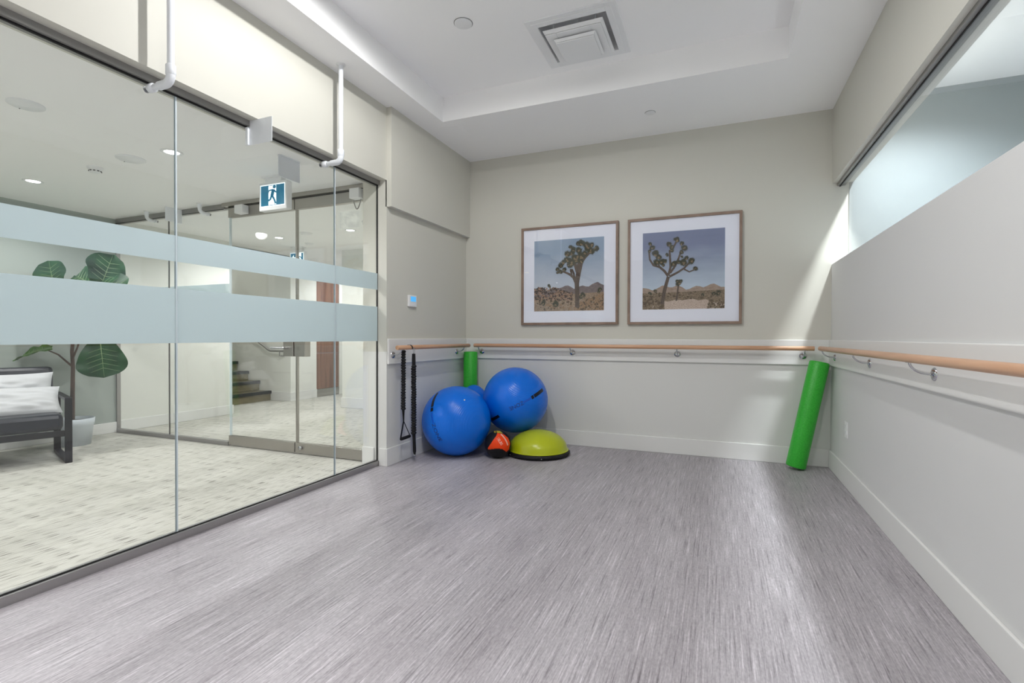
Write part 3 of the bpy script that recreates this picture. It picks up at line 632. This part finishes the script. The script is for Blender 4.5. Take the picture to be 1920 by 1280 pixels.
rp=patch('red_panel',[(-.73,-.28),(-.70,-.38),(-.35,-.34),(.0,-.30),(.35,-.36),(.62,-.56),(.80,-.40),(.90,.05),(.75,.45),(.40,.72),(-.05,.80),(-.10,.62),(-.40,.20)],M['red'],1.012,md_)
patch('yellow_panel',[(-.08,.82),(.38,.76),(.15,.96),(-.12,.98)],M['yellow'],1.012,md_)
patch('yellow_panel',[(-.30,.88),(-.16,.78),(-.16,.97),(-.25,.97)],M['yellow'],1.012,md_)
d=Decal(mc,mr*1.012,(.0,.42),(.30,-.05)); mb=MB(); d.text(mb,'10LBS',0,d.len,.20); mb.build('weight_lettering',M['whiteprint'],rp)
d=Decal(mc,mr*1.012,(.22,.70),(.72,-.10)); mb=MB()
for k in range(9): d.rect(mb,d.len*k/9,d.len*(k+.8)/9,-.055,.055,3)
mb.build('logo_band',M['whiteprint'],rp)

# ------------------------------------------------------------------ resistance band hung over the left bar
rb=thing('resistance_band','black ribbed resistance tube with handle hung over the left bar','resistance band',(-2.50,3.70,0))
def ribbed(p0,p1,r,n):
    p0,p1=Vector(p0),Vector(p1); pts=[];rs=[]
    for i in range(n*4+1):
        t=i/(n*4); w=Vector((random.uniform(-1,1),random.uniform(-1,1),0))*.0012; pts.append(p0.lerp(p1,t)+w)
        rs.append(r*(.74+.38*abs(math.sin(i*PI/4))+random.uniform(-.07,.07)))
    return MB().tube(pts,rs,14)
MB().tube([(-2.478,3.735,.960),(-2.478,3.735,.900),(-2.478,3.736,.85)],[.015,.017,.017],14).build('cuff',M['black'],rb)
ribbed((-2.478,3.736,.86),(-2.480,3.740,.25),.0215,27).build('sleeve',M['black'],rb)
MB().tube([(-2.480,3.740,.26),(-2.478,3.741,.22),(-2.476,3.745,.10),(-2.476,3.748,.068)],[.016,.014,.015,.008],14).build('lower_strap',M['black'],rb)
MB().tube([(-2.476+.0*math.cos(a),3.748+.014*math.cos(a),.062+.014*math.sin(a)) for a in[2*PI*i/20 for i in range(20)]],.0025,8,closed=True).build('end_ring',M['chrome'],rb)
MB().tube([(-2.476,3.735+.010*math.cos(a),.983+.028*math.sin(a)) for a in[2*PI*i/24 for i in range(24)]],.0028,8,closed=True).build('carabiner',M['chrome'],rb)
sp=[]
for i in range(25):
    a=math.radians(-35+i*250/24); sp.append((-2.51+.0235*math.cos(a),3.735-.04*i/24,1.016+.0235*math.sin(a)))
st_=MB()
for i in range(len(sp)-1):
    p,q=sp[i],sp[i+1]; w_=.008
    st_.add([(p[0],p[1]-w_,p[2]),(p[0],p[1]+w_,p[2]),(q[0],q[1]+w_,q[2]),(q[0],q[1]-w_,q[2])],[(0,1,2,3)],True)
so=st_.build('rail_strap',M['black'],rb); sm_=so.modifiers.new('solid','SOLIDIFY'); sm_.thickness=.002
ribbed((-2.537,3.665,.990),(-2.540,3.668,.47),.0190,22).build('sleeve',M['black'],rb)
MB().tube([(-2.540,3.668,.48),(-2.541,3.672,.42),(-2.541,3.673,.37)],[.013,.008,.006],12).build('cuff',M['black'],rb)
ap=Vector((-2.541,3.674,.372)); ha=Vector((-2.535,3.618,.222)); hb=Vector((-2.515,3.735,.232))
for e,ww in((ha,.009),(hb,.004)):
    dd=(e-ap); n_=dd.cross(Vector((1,0,0))).normalized()
    MB().obox((ap+e)/2,dd/2,n_*ww,Vector((.0012,0,0))).build('handle_web',M['black'],rb)
MB().tube([ha+(hb-ha)*.02,ha+(hb-ha)*.1,ha+(hb-ha)*.9,hb],[.011,.014,.014,.011],16).build('handle_grip',M['black'],rb)

# ------------------------------------------------------------------ small wall and ceiling fittings
th=thing('thermostat','white thermostat with a small blue screen on the pier','thermostat',(XP,3.905,1.44))
MB().box(XP,XP+.022,3.846,3.966,1.385,1.490).build('case',M['white'],th,bevel=.004)
MB().box(XP+.0215,XP+.0235,3.868,3.950,1.432,1.478).build('screen',M['screen'],th)
for k in(0,1,2): MB().box(XP+.0215,XP+.0240,3.872+.028*k,3.890+.028*k,1.400,1.416).build('button',M['whitemetal'],th)
ot=thing('outlet','white wall outlet low on the right wall near the corner','outlet',(XR,4.405,.42))
MB().box(XR-.006,XR,4.367,4.443,.362,.482).build('cover_plate',M['outlet'],ot,bevel=.002)
for z in(.40,.444): MB().box(XR-.009,XR-.005,4.385,4.425,z-.014,z+.014).build('socket',M['white'],ot,bevel=.002)
# air diffuser in the tray
vt=thing('air_diffuser','square white air diffuser with nested plates in the raised ceiling','air vent',(VX,VY,ZT))
def ring(o_,i_,z0,z1,cx=VX,cy=VY):
    return MB().box(cx-o_,cx-i_,cy-o_,cy+o_,z0,z1).box(cx+i_,cx+o_,cy-o_,cy+o_,z0,z1).box(cx-i_,cx+i_,cy-o_,cy-i_,z0,z1).box(cx-i_,cx+i_,cy+i_,cy+o_,z0,z1)
ring(VH,TH,ZT-.010,ZT).build('frame',M['white'],vt,bevel=.002)
ring(VH-.035,TH-.002,ZT-.016,ZT-.009).build('frame_step',M['white'],vt,bevel=.002)
ring(TH-.001,TH-.004,ZT-.009,ZT+.14).build('throat',M['white'],vt)
mb=MB()
def cone(mb,o_,i_,zo,zi):
    c=[(-1,-1),(1,-1),(1,1),(-1,1)]; vs=[(VX+a*o_,VY+b*o_,zo) for a,b in c]+[(VX+a*i_,VY+b*i_,zi) for a,b in c]
    mb.add(vs,[(k,(k+1)%4,4+(k+1)%4,4+k) for k in range(4)])
pl=ring(.198,.118,ZT-.060,ZT-.052); cone(pl,.198,.212,ZT-.052,ZT-.030); cone(pl,.118,.095,ZT-.052,ZT+.0); pl.build('outer_plate',M['white'],vt,bevel=.004)
pl=MB().box(VX-.136,VX+.136,VY-.136,VY+.136,ZT-.094,ZT-.086); cone(pl,.136,.150,ZT-.086,ZT-.070); pl.build('centre_plate',M['white'],vt,bevel=.004)
for sx in(-1,1):
    for sy in(-1,1): MB().tube([(VX+.15*sx,VY+.15*sy,ZT-.054),(VX+.15*sx,VY+.15*sy,ZT+.13)],.006,8).build('hanger',M['white'],vt)
MB().tube([(VX,VY,ZT-.088),(VX,VY,ZT+.14)],.01,8).build('hanger',M['white'],vt)
def cover(label,loc,r,group=None):
    t=thing('sprinkler_cover',label,'sprinkler cover',loc,group)
    MB().lathe([(.0,-.006),(r*.92,-.006),(r,-.004),(r,-.001)],loc,40).build('cap',M['white'],t)
    MB().lathe([(r*.9,-.0005),(r*1.06,-.0005),(r*1.06,.0005)],loc,40).build('gap_ring',M['disc_dark'],t)
cover('round white sprinkler cover in the raised tray, left of the diffuser',(-1.645,3.085,ZT-.001),.062,'round sprinkler covers')
cover('small round white cover in the lowered ceiling border above the right photograph',(-.558,4.478,ZC-.001),.042,'round sprinkler covers')
acp=thing('access_panel','faint square access panel in the ceiling near the left corner','access panel',(-2.30,4.17,ZC))
MB().box(-2.42,-2.20,4.07,4.27,ZC-.003,ZC+.001).build('panel',M['ceil'],acp,bevel=.001)

# sprinkler drops at the glass: pipe, elbow, branch, head
def sprinkler_drop(label,px,py,ztop,zel,d,L,r=.0165,group='sprinkler pipes at the glass'):
    t=thing('sprinkler_pipe',label,'sprinkler pipe',(px,py,ztop),group)
    d=Vector(d); P=Vector((px,py,0)); Z=lambda z:Vector((0,0,z))
    MB().tube([P+Z(zel+.05),P+Z(ztop)],r,20).build('pipe',M['whitemetal'],t)
    MB().lathe([(r*2.0,0),(r*1.9,-.006),(r*1.05,-.012)],P+Z(ztop),24).build('ceiling_plate',M['white'],t)
    MB().tube([P+Z(zel+.035),P+Z(zel+.04),P+Z(zel+.083),P+Z(zel+.088)],[r*1.15,r*1.4,r*1.4,r*1.15],20).build('coupling',M['whitemetal'],t)
    pts=[P+Z(zel+.042)]
    for k in range(9):
        a=PI/2*k/8; pts.append(P+d*(.04*(1-math.cos(a)))+Z(zel+.04-.04*math.sin(a)))
    pts.append(P+d*(L*.45)+Z(zel)); MB().tube(pts,r*1.25,20).build('elbow',M['whitemetal'],t)
    MB().tube([P+d*(L*.4)+Z(zel),P+d*(L*.72)+Z(zel)],r*.95,16).build('branch',M['whitemetal'],t)
    MB().tube([P+d*(L*.66)+Z(zel),P+d*(L*.68)+Z(zel),P+d*(L*.84)+Z(zel),P+d*(L*.86)+Z(zel)],[r,r*1.35,r*1.35,r],16).build('reducer',M['whitemetal'],t)
    hd=MB().tube([P+d*(L*.86)+Z(zel),P+d*(L*.93)+Z(zel)],r*.5,12).build('sprinkler_head',M['chrome'],t)
    s=d.cross(Vector((0,0,1)))
    MB().lathe([(r*1.0,0),(r*1.0,.003)],P+d*(L*.97)+Z(zel),12,d).build('deflector',M['chrome'],hd)
    for q in(-1,1): MB().tube([P+d*(L*.87)+s*q*r*.5+Z(zel),P+d*(L*.91)+s*q*r*.95+Z(zel),P+d*(L*.97)+s*q*r*.4+Z(zel)],.003,6).build('frame_arm',M['chrome'],hd)
    return t
sprinkler_drop('white sprinkler pipe in front of the first glass joint, nearer the viewer',-2.511,1.65,ZC,2.363,(-1,0,0),.19)
sprinkler_drop('white sprinkler pipe in front of the second glass joint, nearer the pier',-2.511,2.855,ZC,2.363,(-1,0,0),.19)
sprinkler_drop('short lobby sprinkler pipe by the side pane, above the fig tree',-5.68,3.47,ZLOB,2.36,(0,1,0),.115,.014)
sprinkler_drop('short lobby sprinkler pipe by the side pane, beside the glass door',-4.85,3.47,ZLOB,2.36,(0,1,0),.115,.014)
bf=thing('baffle_plate','white square baffle plate at the head of the glass between two pipes','baffle plate',(-2.61,2.25,2.37))
MB().box(-2.709,-2.504,2.2485,2.2515,2.292,2.442).build('plate',M['whitemetal'],bf)
MB().box(-2.709,-2.690,2.235,2.2485,2.292,2.40).build('bracket',M['whitemetal'],bf)
bf=thing('baffle_plate','grey baffle plate hanging inside the lobby, left of the second pipe','baffle plate',(-3.0,2.85,2.35))
MB().box(-3.003,-2.999,2.752,2.954,2.293,ZLOB).build('plate',M['whitemetal'],bf)
MB().box(-3.020,-2.982,2.76,2.945,ZLOB-.004,ZLOB).build('flange',M['whitemetal'],bf)
bf=thing('baffle_plate','pale baffle plate at the head of the lobby side pane','baffle plate',(-5.27,3.5,2.37))
MB().box(-5.272,-5.268,3.40,3.574,2.30,2.445).build('plate',M['whitemetal'],bf)
MB().box(-5.285,-5.272,3.556,3.574,2.30,2.40).build('bracket',M['whitemetal'],bf)

# exit signs
def man(mb,fn,d,u0,v0,s,flip=1):
    P=lambda pts:[(u0+flip*s*x,v0+s*y) for x,y in pts]
    c=P([(.0+.09*math.cos(2*PI*k/14)+.13,.86+.09*math.sin(2*PI*k/14)) for k in range(14)]); mb.add([fn(*p,d) for p in c],[tuple(range(14))])
    for pts,wd in(([(.08,.74),(.0,.42)],.085),([(.06,.72),(-.16,.70),(-.26,.48)],.036),([(.08,.72),(.22,.56),(.30,.60)],.036),([(.0,.44),(.12,.22),(.20,-.02)],.048),([(-.01,.44),(-.10,.20),(-.28,.17)],.048)):
        pp=P(pts); L=[];
        for i in range(len(pp)-1):
            (x0,y0),(x1,y1)=pp[i],pp[i+1]; l=math.hypot(x1-x0,y1-y0); nx,ny=-(y1-y0)/l*wd*s,(x1-x0)/l*wd*s
            mb.add([fn(x0+nx,y0+ny,d),fn(x1+nx,y1+ny,d),fn(x1-nx,y1-ny,d),fn(x0-nx,y0-ny,d)],[(0,1,2,3)])
def exit_sign(label,x0,x1,z0,z1,y,dep,arrow_front,arrow_back):
    t=thing('exit_sign',label,'exit sign',((x0+x1)/2,y+dep/2,z0),'running-man exit signs')
    MB().box(x0,x1,y,y+dep,z0,z1).build('case',M['white'],t,bevel=.008)
    MB().box((x0+x1)/2-.09,(x0+x1)/2+.09,y+.005,y+dep-.005,z1-.001,ZLOB-.012).box((x0+x1)/2-.11,(x0+x1)/2+.11,y-.015,y+dep+.015,ZLOB-.014,ZLOB).build('ceiling_mount',M['white'],t)
    W,Hh=x1-x0,z1-z0
    for side,arrow in((-1,arrow_front),(1,arrow_back)):
        yy=y if side<0 else y+dep
        fn=(lambda u,v,d:(x0+W*u,yy-d,z0+Hh*v)) if side<0 else (lambda u,v,d:(x1-W*u,yy+d,z0+Hh*v))
        def q(nm,u0,u1,v0,v1,d,m):
            mb=MB(); mb.add([fn(u0,v0,d),fn(u1,v0,d),fn(u1,v1,d),fn(u0,v1,d)],[(0,1,2,3)]); return mb.build(nm,m,t)
        q('sign_border',.055,.945,.13,.91,.0008,M['sign_white'])
        fc=q('sign_face',.075,.925,.16,.88,.0014,M['sign_blue'])
        if arrow:
            q('door_panel',.50,.80,.17,.87,.0020,M['sign_white'])
            mb=MB(); pl_=[(.10,.52),(.30,.80),(.30,.64),(.46,.64),(.46,.40),(.30,.40),(.30,.24)]; mb.add([fn(*p,.0020) for p in pl_],[tuple(range(7))]); mb.build('arrow',M['sign_white'],t)
            mb=MB(); man(mb,lambda u,v,d:fn(u,v,d),.0026,.655,.22,.62,-1); mb.build('running_figure',M['sign_blue'],t)
        else:
            q('door_panel',.36,.64,.18,.86,.0020,M['sign_white'])
            mb=MB(); man(mb,lambda u,v,d:fn(u*1.0,v,d),.0026,.485,.22,.68,1); mb.build('running_figure',M['sign_blue'],t)
    return t
exit_sign('lit running-man exit sign hung from the lobby ceiling before the glass doors',-3.60,-3.29,2.165,2.40,3.10,.06,False,True)
exit_sign('small far exit sign with arrow beyond the glass doors',-5.99,-5.70,2.14,2.385,5.70,.06,True,True)
# smoke detectors and ceiling discs of the lobby
def detector(label,x,y,r,h):
    t=thing('smoke_detector',label,'smoke detector',(x,y,ZLOB),'ceiling discs in the lobby')
    MB().lathe([(r,0),(r,-.008),(r*.95,-.012),(r*.72,-h*.6),(r*.70,-h),(r*.45,-h-.003),(0,-h-.003)],(x,y,ZLOB),36).build('body',M['white'],t)
    for k in range(10):
        a=2*PI*k/10; p=Vector((x+r*.705*math.cos(a),y+r*.705*math.sin(a),ZLOB-h*.8)); MB().obox(p,Vector((-math.sin(a),math.cos(a),0))*r*.12,Vector((math.cos(a),math.sin(a),0))*.004,Vector((0,0,.003))).build('slot',M['black'],t)
    return t
detector('white smoke detector on the lobby ceiling left of the round speaker',-4.594,2.42,.055,.04)
detector('white smoke detector beyond the glass doors, near the pier',-3.80,4.75,.055,.04)
def disc(label,x,y,r):
    t=thing('ceiling_speaker',label,'ceiling disc',(x,y,ZLOB),'ceiling discs in the lobby')
    MB().lathe([(r,0),(r,-.006),(r*.9,-.012),(0,-.016)],(x,y,ZLOB),40).build('grille',M['white'],t)
    MB().sphere((x-r*.8,y,ZLOB-.012),.004,8,6).build('screw',M['black'],t)
disc('flat white ceiling disc between smoke detector and downlight',-4.112,2.40,.095)
disc('flat white ceiling disc at the upper left of the glass',-3.714,1.61,.085)
disc('flat white ceiling disc beyond the glass doors, beside the left leaf',-4.955,4.98,.08)
disc('flat white ceiling disc beyond the glass doors, farthest back',-5.457,5.55,.06)

# ------------------------------------------------------------------ bench with cushions
ang=math.radians(19)
bd=Vector((math.cos(ang),-math.sin(ang),0)); bl=Vector((-math.sin(ang),-math.cos(ang),0)); bl=Vector((-math.sin(ang),-math.cos(ang),0))
BO=Vector((-5.235,2.575,0))           # front right foot; bd = towards the front, bl = along the seat, away to the left
bz=Vector((0,0,1)); BW,BDp=1.30,.70
bench=thing('bench','black metal bench with dark leather seat and back in the lobby','bench',BO)
def bp(l,d,z): return BO+bl*l-bd*d+bz*z
def bb(nm,l0,l1,d0,d1,z0,z1,m,bevel=.003):
    mb=MB().obox(bp((l0+l1)/2,(d0+d1)/2,(z0+z1)/2),bl*(l1-l0)/2,-bd*(d1-d0)/2,bz*(z1-z0)/2); return mb.build(nm,m,bench,bevel)
for l in(0,BW-.05):
    bb('leg',l,l+.05,0,.025,0,.555,M['blackmetal']); bb('leg',l,l+.05,BDp-.03,BDp,0,.555,M['blackmetal'])
    bb('sled_rail',l,l+.05,.025,BDp-.03,0,.025,M['blackmetal']); bb('armrest',l,l+.05,0,BDp,.545,.57,M['blackmetal'])
bb('seat_rail',.05,BW-.05,.0,.04,.235,.285,M['blackmetal']); bb('seat_rail',.05,BW-.05,BDp-.10,BDp-.06,.235,.285,M['blackmetal'])
bb('seat_cushion',.055,BW-.055,.0,.62,.29,.43,M['leather'],.035)
mb=MB().obox(bp(BW/2,.665,.60),bl*(BW/2-.055),(-bd*.05+bz*.0),(bz*.215-bd*.05)); mb.build('back_cushion',M['leather'],bench,.03)
for l in(.05,BW-.09):
    mb=MB().obox(bp(l+.02,.72,.57),bl*.02,-bd*.012,bz*.22-bd*.05); mb.build('back_post',M['blackmetal'],bench)
def pillow(label,c,ax,ay,az,w_,h_,t_,seed):
    c,ax,ay,az=Vector(c),Vector(ax).normalized(),Vector(ay).normalized(),Vector(az).normalized()
    n=26; vs=[];fs=[]
    for s in(1,-1):
        for i in range(n+1):
            for j in range(n+1):
                u,v=-1+2*i/n,-1+2*j/n; e=(max(0,1-u*u)*max(0,1-v*v))**.42
                pin=1-.07*(1-v*v) ; pin2=1-.07*(1-u*u)
                wr=noise.noise(Vector((u*2.2,v*4.5,seed)))*.10+noise.noise(Vector((u*1.5,v*9,seed+5)))*.05
                vs.append(c+ax*(u*w_/2*pin)+ay*(v*h_/2*pin2)+az*(s*t_/2*e*(1+wr*3 if e>0 else 1)))
    for s in range(2):
        b=s*(n+1)**2
        for i in range(n):
            for j in range(n):
                q=(b+i*(n+1)+j,b+(i+1)*(n+1)+j,b+(i+1)*(n+1)+j+1,b+i*(n+1)+j+1); fs.append(q if s==0 else q[::-1])
    o=MB().add(vs,fs,True).build('cushion',M['cushion'],origin=c); return tag(o,label,'cushion','white cushions on the bench')
pillow('white cushion standing upright on the black bench, against its back',bp(.355,.515,.605),bl,bz-bd*.25,bd+bz*.25,.58,.34,.15,1.0)
pillow('white cushion lying lower in front of the upright one on the bench',bp(.335,.325,.53),bl,bz-bd*.9,bd*.9+bz,.60,.30,.13,4.0)

# ------------------------------------------------------------------ fiddle-leaf fig
FP=Vector((-6.06,3.0,0))
fig=thing('fig_tree','fiddle-leaf fig in a white pot beside the bench','potted plant',FP)
MB().lathe([(.0,.004),(.125,.004),(.130,.0),(.150,.20),(.156,.205),(.162,.27),(.156,.272),(.150,.24),(.0,.235)],FP,40).build('pot',M['pot'],fig)
MB().lathe([(.0,.243),(.150,.24)],FP,32).build('soil',M['soil'],fig)
tk=FP+Vector((-.04,.0,0))
MB().tube([tk+Vector((0,0,.23)),tk+Vector((.005,0,.5)),tk+Vector((-.005,.01,.8)),tk+Vector((.0,.0,.95)),tk+Vector((.02,.01,1.2)),tk+Vector((.0,.02,1.5))],[.021,.019,.017,.016,.012,.008],12).build('trunk',M['bark'],fig)
def branch(a,b,c,r): MB().tube([tk+Vector(a),tk+Vector(b),tk+Vector(c)],[r,r*.8,r*.5],10).build('branch',M['bark'],fig)
branch((-.005,.0,.80),(-.03,-.10,.92),(-.05,-.22,.99),.010); branch((0,0,.86),(.14,-.02,1.0),(.28,-.04,1.25),.010); branch((.01,0,1.1),(.3,-.04,1.2),(.62,-.08,1.10),.009); branch((.01,.01,1.3),(.25,-.03,1.45),(.6,-.08,1.57),.008); branch((.0,.01,1.2),(-.06,-.04,1.4),(-.10,-.08,1.56),.008)
def leaf(base,dirv,nrm,L,Wd,m,curl=.15):
    base,dv,nn=Vector(base),Vector(dirv).normalized(),Vector(nrm); nn=(nn-dv*nn.dot(dv)).normalized(); sd=dv.cross(nn)
    nl,nw=14,8; vs=[];fs=[]
    for i in range(nl+1):
        t=i/nl; q_=min(1,max(-1,2*t-1)); wp=Wd/2*max(0,1-abs(q_)**2.6)**.55*(.74+.26*t-.08*math.sin(2*PI*t))+.004
        for j in range(nw+1):
            s=-1+2*j/nw; rip=.012*math.sin(t*16+s*2)*abs(s)
            p=base+dv*(L*t)+sd*(s*wp)+nn*(-curl*L*t*t+.18*wp*abs(s)**1.5+rip); vs.append(p)
    for i in range(nl):
        for j in range(nw): fs.append((i*(nw+1)+j,(i+1)*(nw+1)+j,(i+1)*(nw+1)+j+1,i*(nw+1)+j+1))
    o=MB().add(vs,fs,True).build('leaf',m,fig)
    vb=MB(); mid=[base+dv*(L*t)+nn*(-curl*L*t*t+.004) for t in[k/8 for k in range(9)]]; vb.tube(mid,[.005-.0045*k/8 for k in range(9)],6)
    for k in(2,3,4,5,6):
        for sg in(-1,1):
            a=mid[k]; t=k/8; wp=Wd/2*.75; b=a+dv*(.12*L)+sd*(sg*wp*.8)+nn*(.10*wp-curl*L*(2*t*.12)); vb.tube([a,(a+b)/2+nn*.003,b],[.0022,.0016,.0008],5)
    vb.build('vein',M['vein'],o)
V=Vector; tocam=V((.8,-.55,.1))
leaf(V((-5.44,2.90,1.08)),(.16,.0,-1),tocam,.37,.40,M['leaf'],.06)
leaf(V((-6.02,2.80,.985)),(-.9,-.42,-.10),(.2,-.5,1),.38,.24,M['leaf2'],.22)
leaf(V((-6.00,2.90,1.05)),(.3,-.5,.3),(0,.2,1),.30,.22,M['leaf2'],.2)
leaf(V((-5.46,2.92,1.56)),(.50,-.05,.80),(.6,-.75,.1),.36,.36,M['leaf'],.10)
leaf(V((-5.48,2.90,1.60)),(1,-.1,.02),(.1,-.75,.6),.40,.26,M['leaf'],.22)
leaf(V((-5.48,2.88,1.58)),(-.75,-.15,.38),(.25,-.85,.45),.36,.26,M['leaf'],.28)
leaf(V((-6.20,2.92,1.55)),(-.25,-.1,.9),(.5,-.8,.1),.34,.30,M['leaf'],.1)
leaf(V((-6.16,2.92,1.56)),(.65,-.1,.45),(.0,-.5,.9),.34,.22,M['leaf2'],.35)
leaf(V((-5.75,2.95,1.25)),(.9,-.1,.2),(.2,-.4,1),.42,.32,M['leaf'],.2)
leaf(V((-6.05,2.88,1.30)),(-.7,-.6,.2),(.1,-.4,1),.32,.28,M['leaf'],.2)
leaf(V((-5.88,2.93,1.40)),(.1,-.9,.3),(0,.3,1),.40,.30,M['leaf'],.3)
leaf(V((-5.75,2.93,1.10)),(.6,-.5,.3),(0,.1,1),.40,.30,M['leaf2'],.3)
leaf(V((-5.90,2.95,1.45)),(.1,.3,.9),(.6,-.7,.1),.30,.26,M['leaf'],.1)
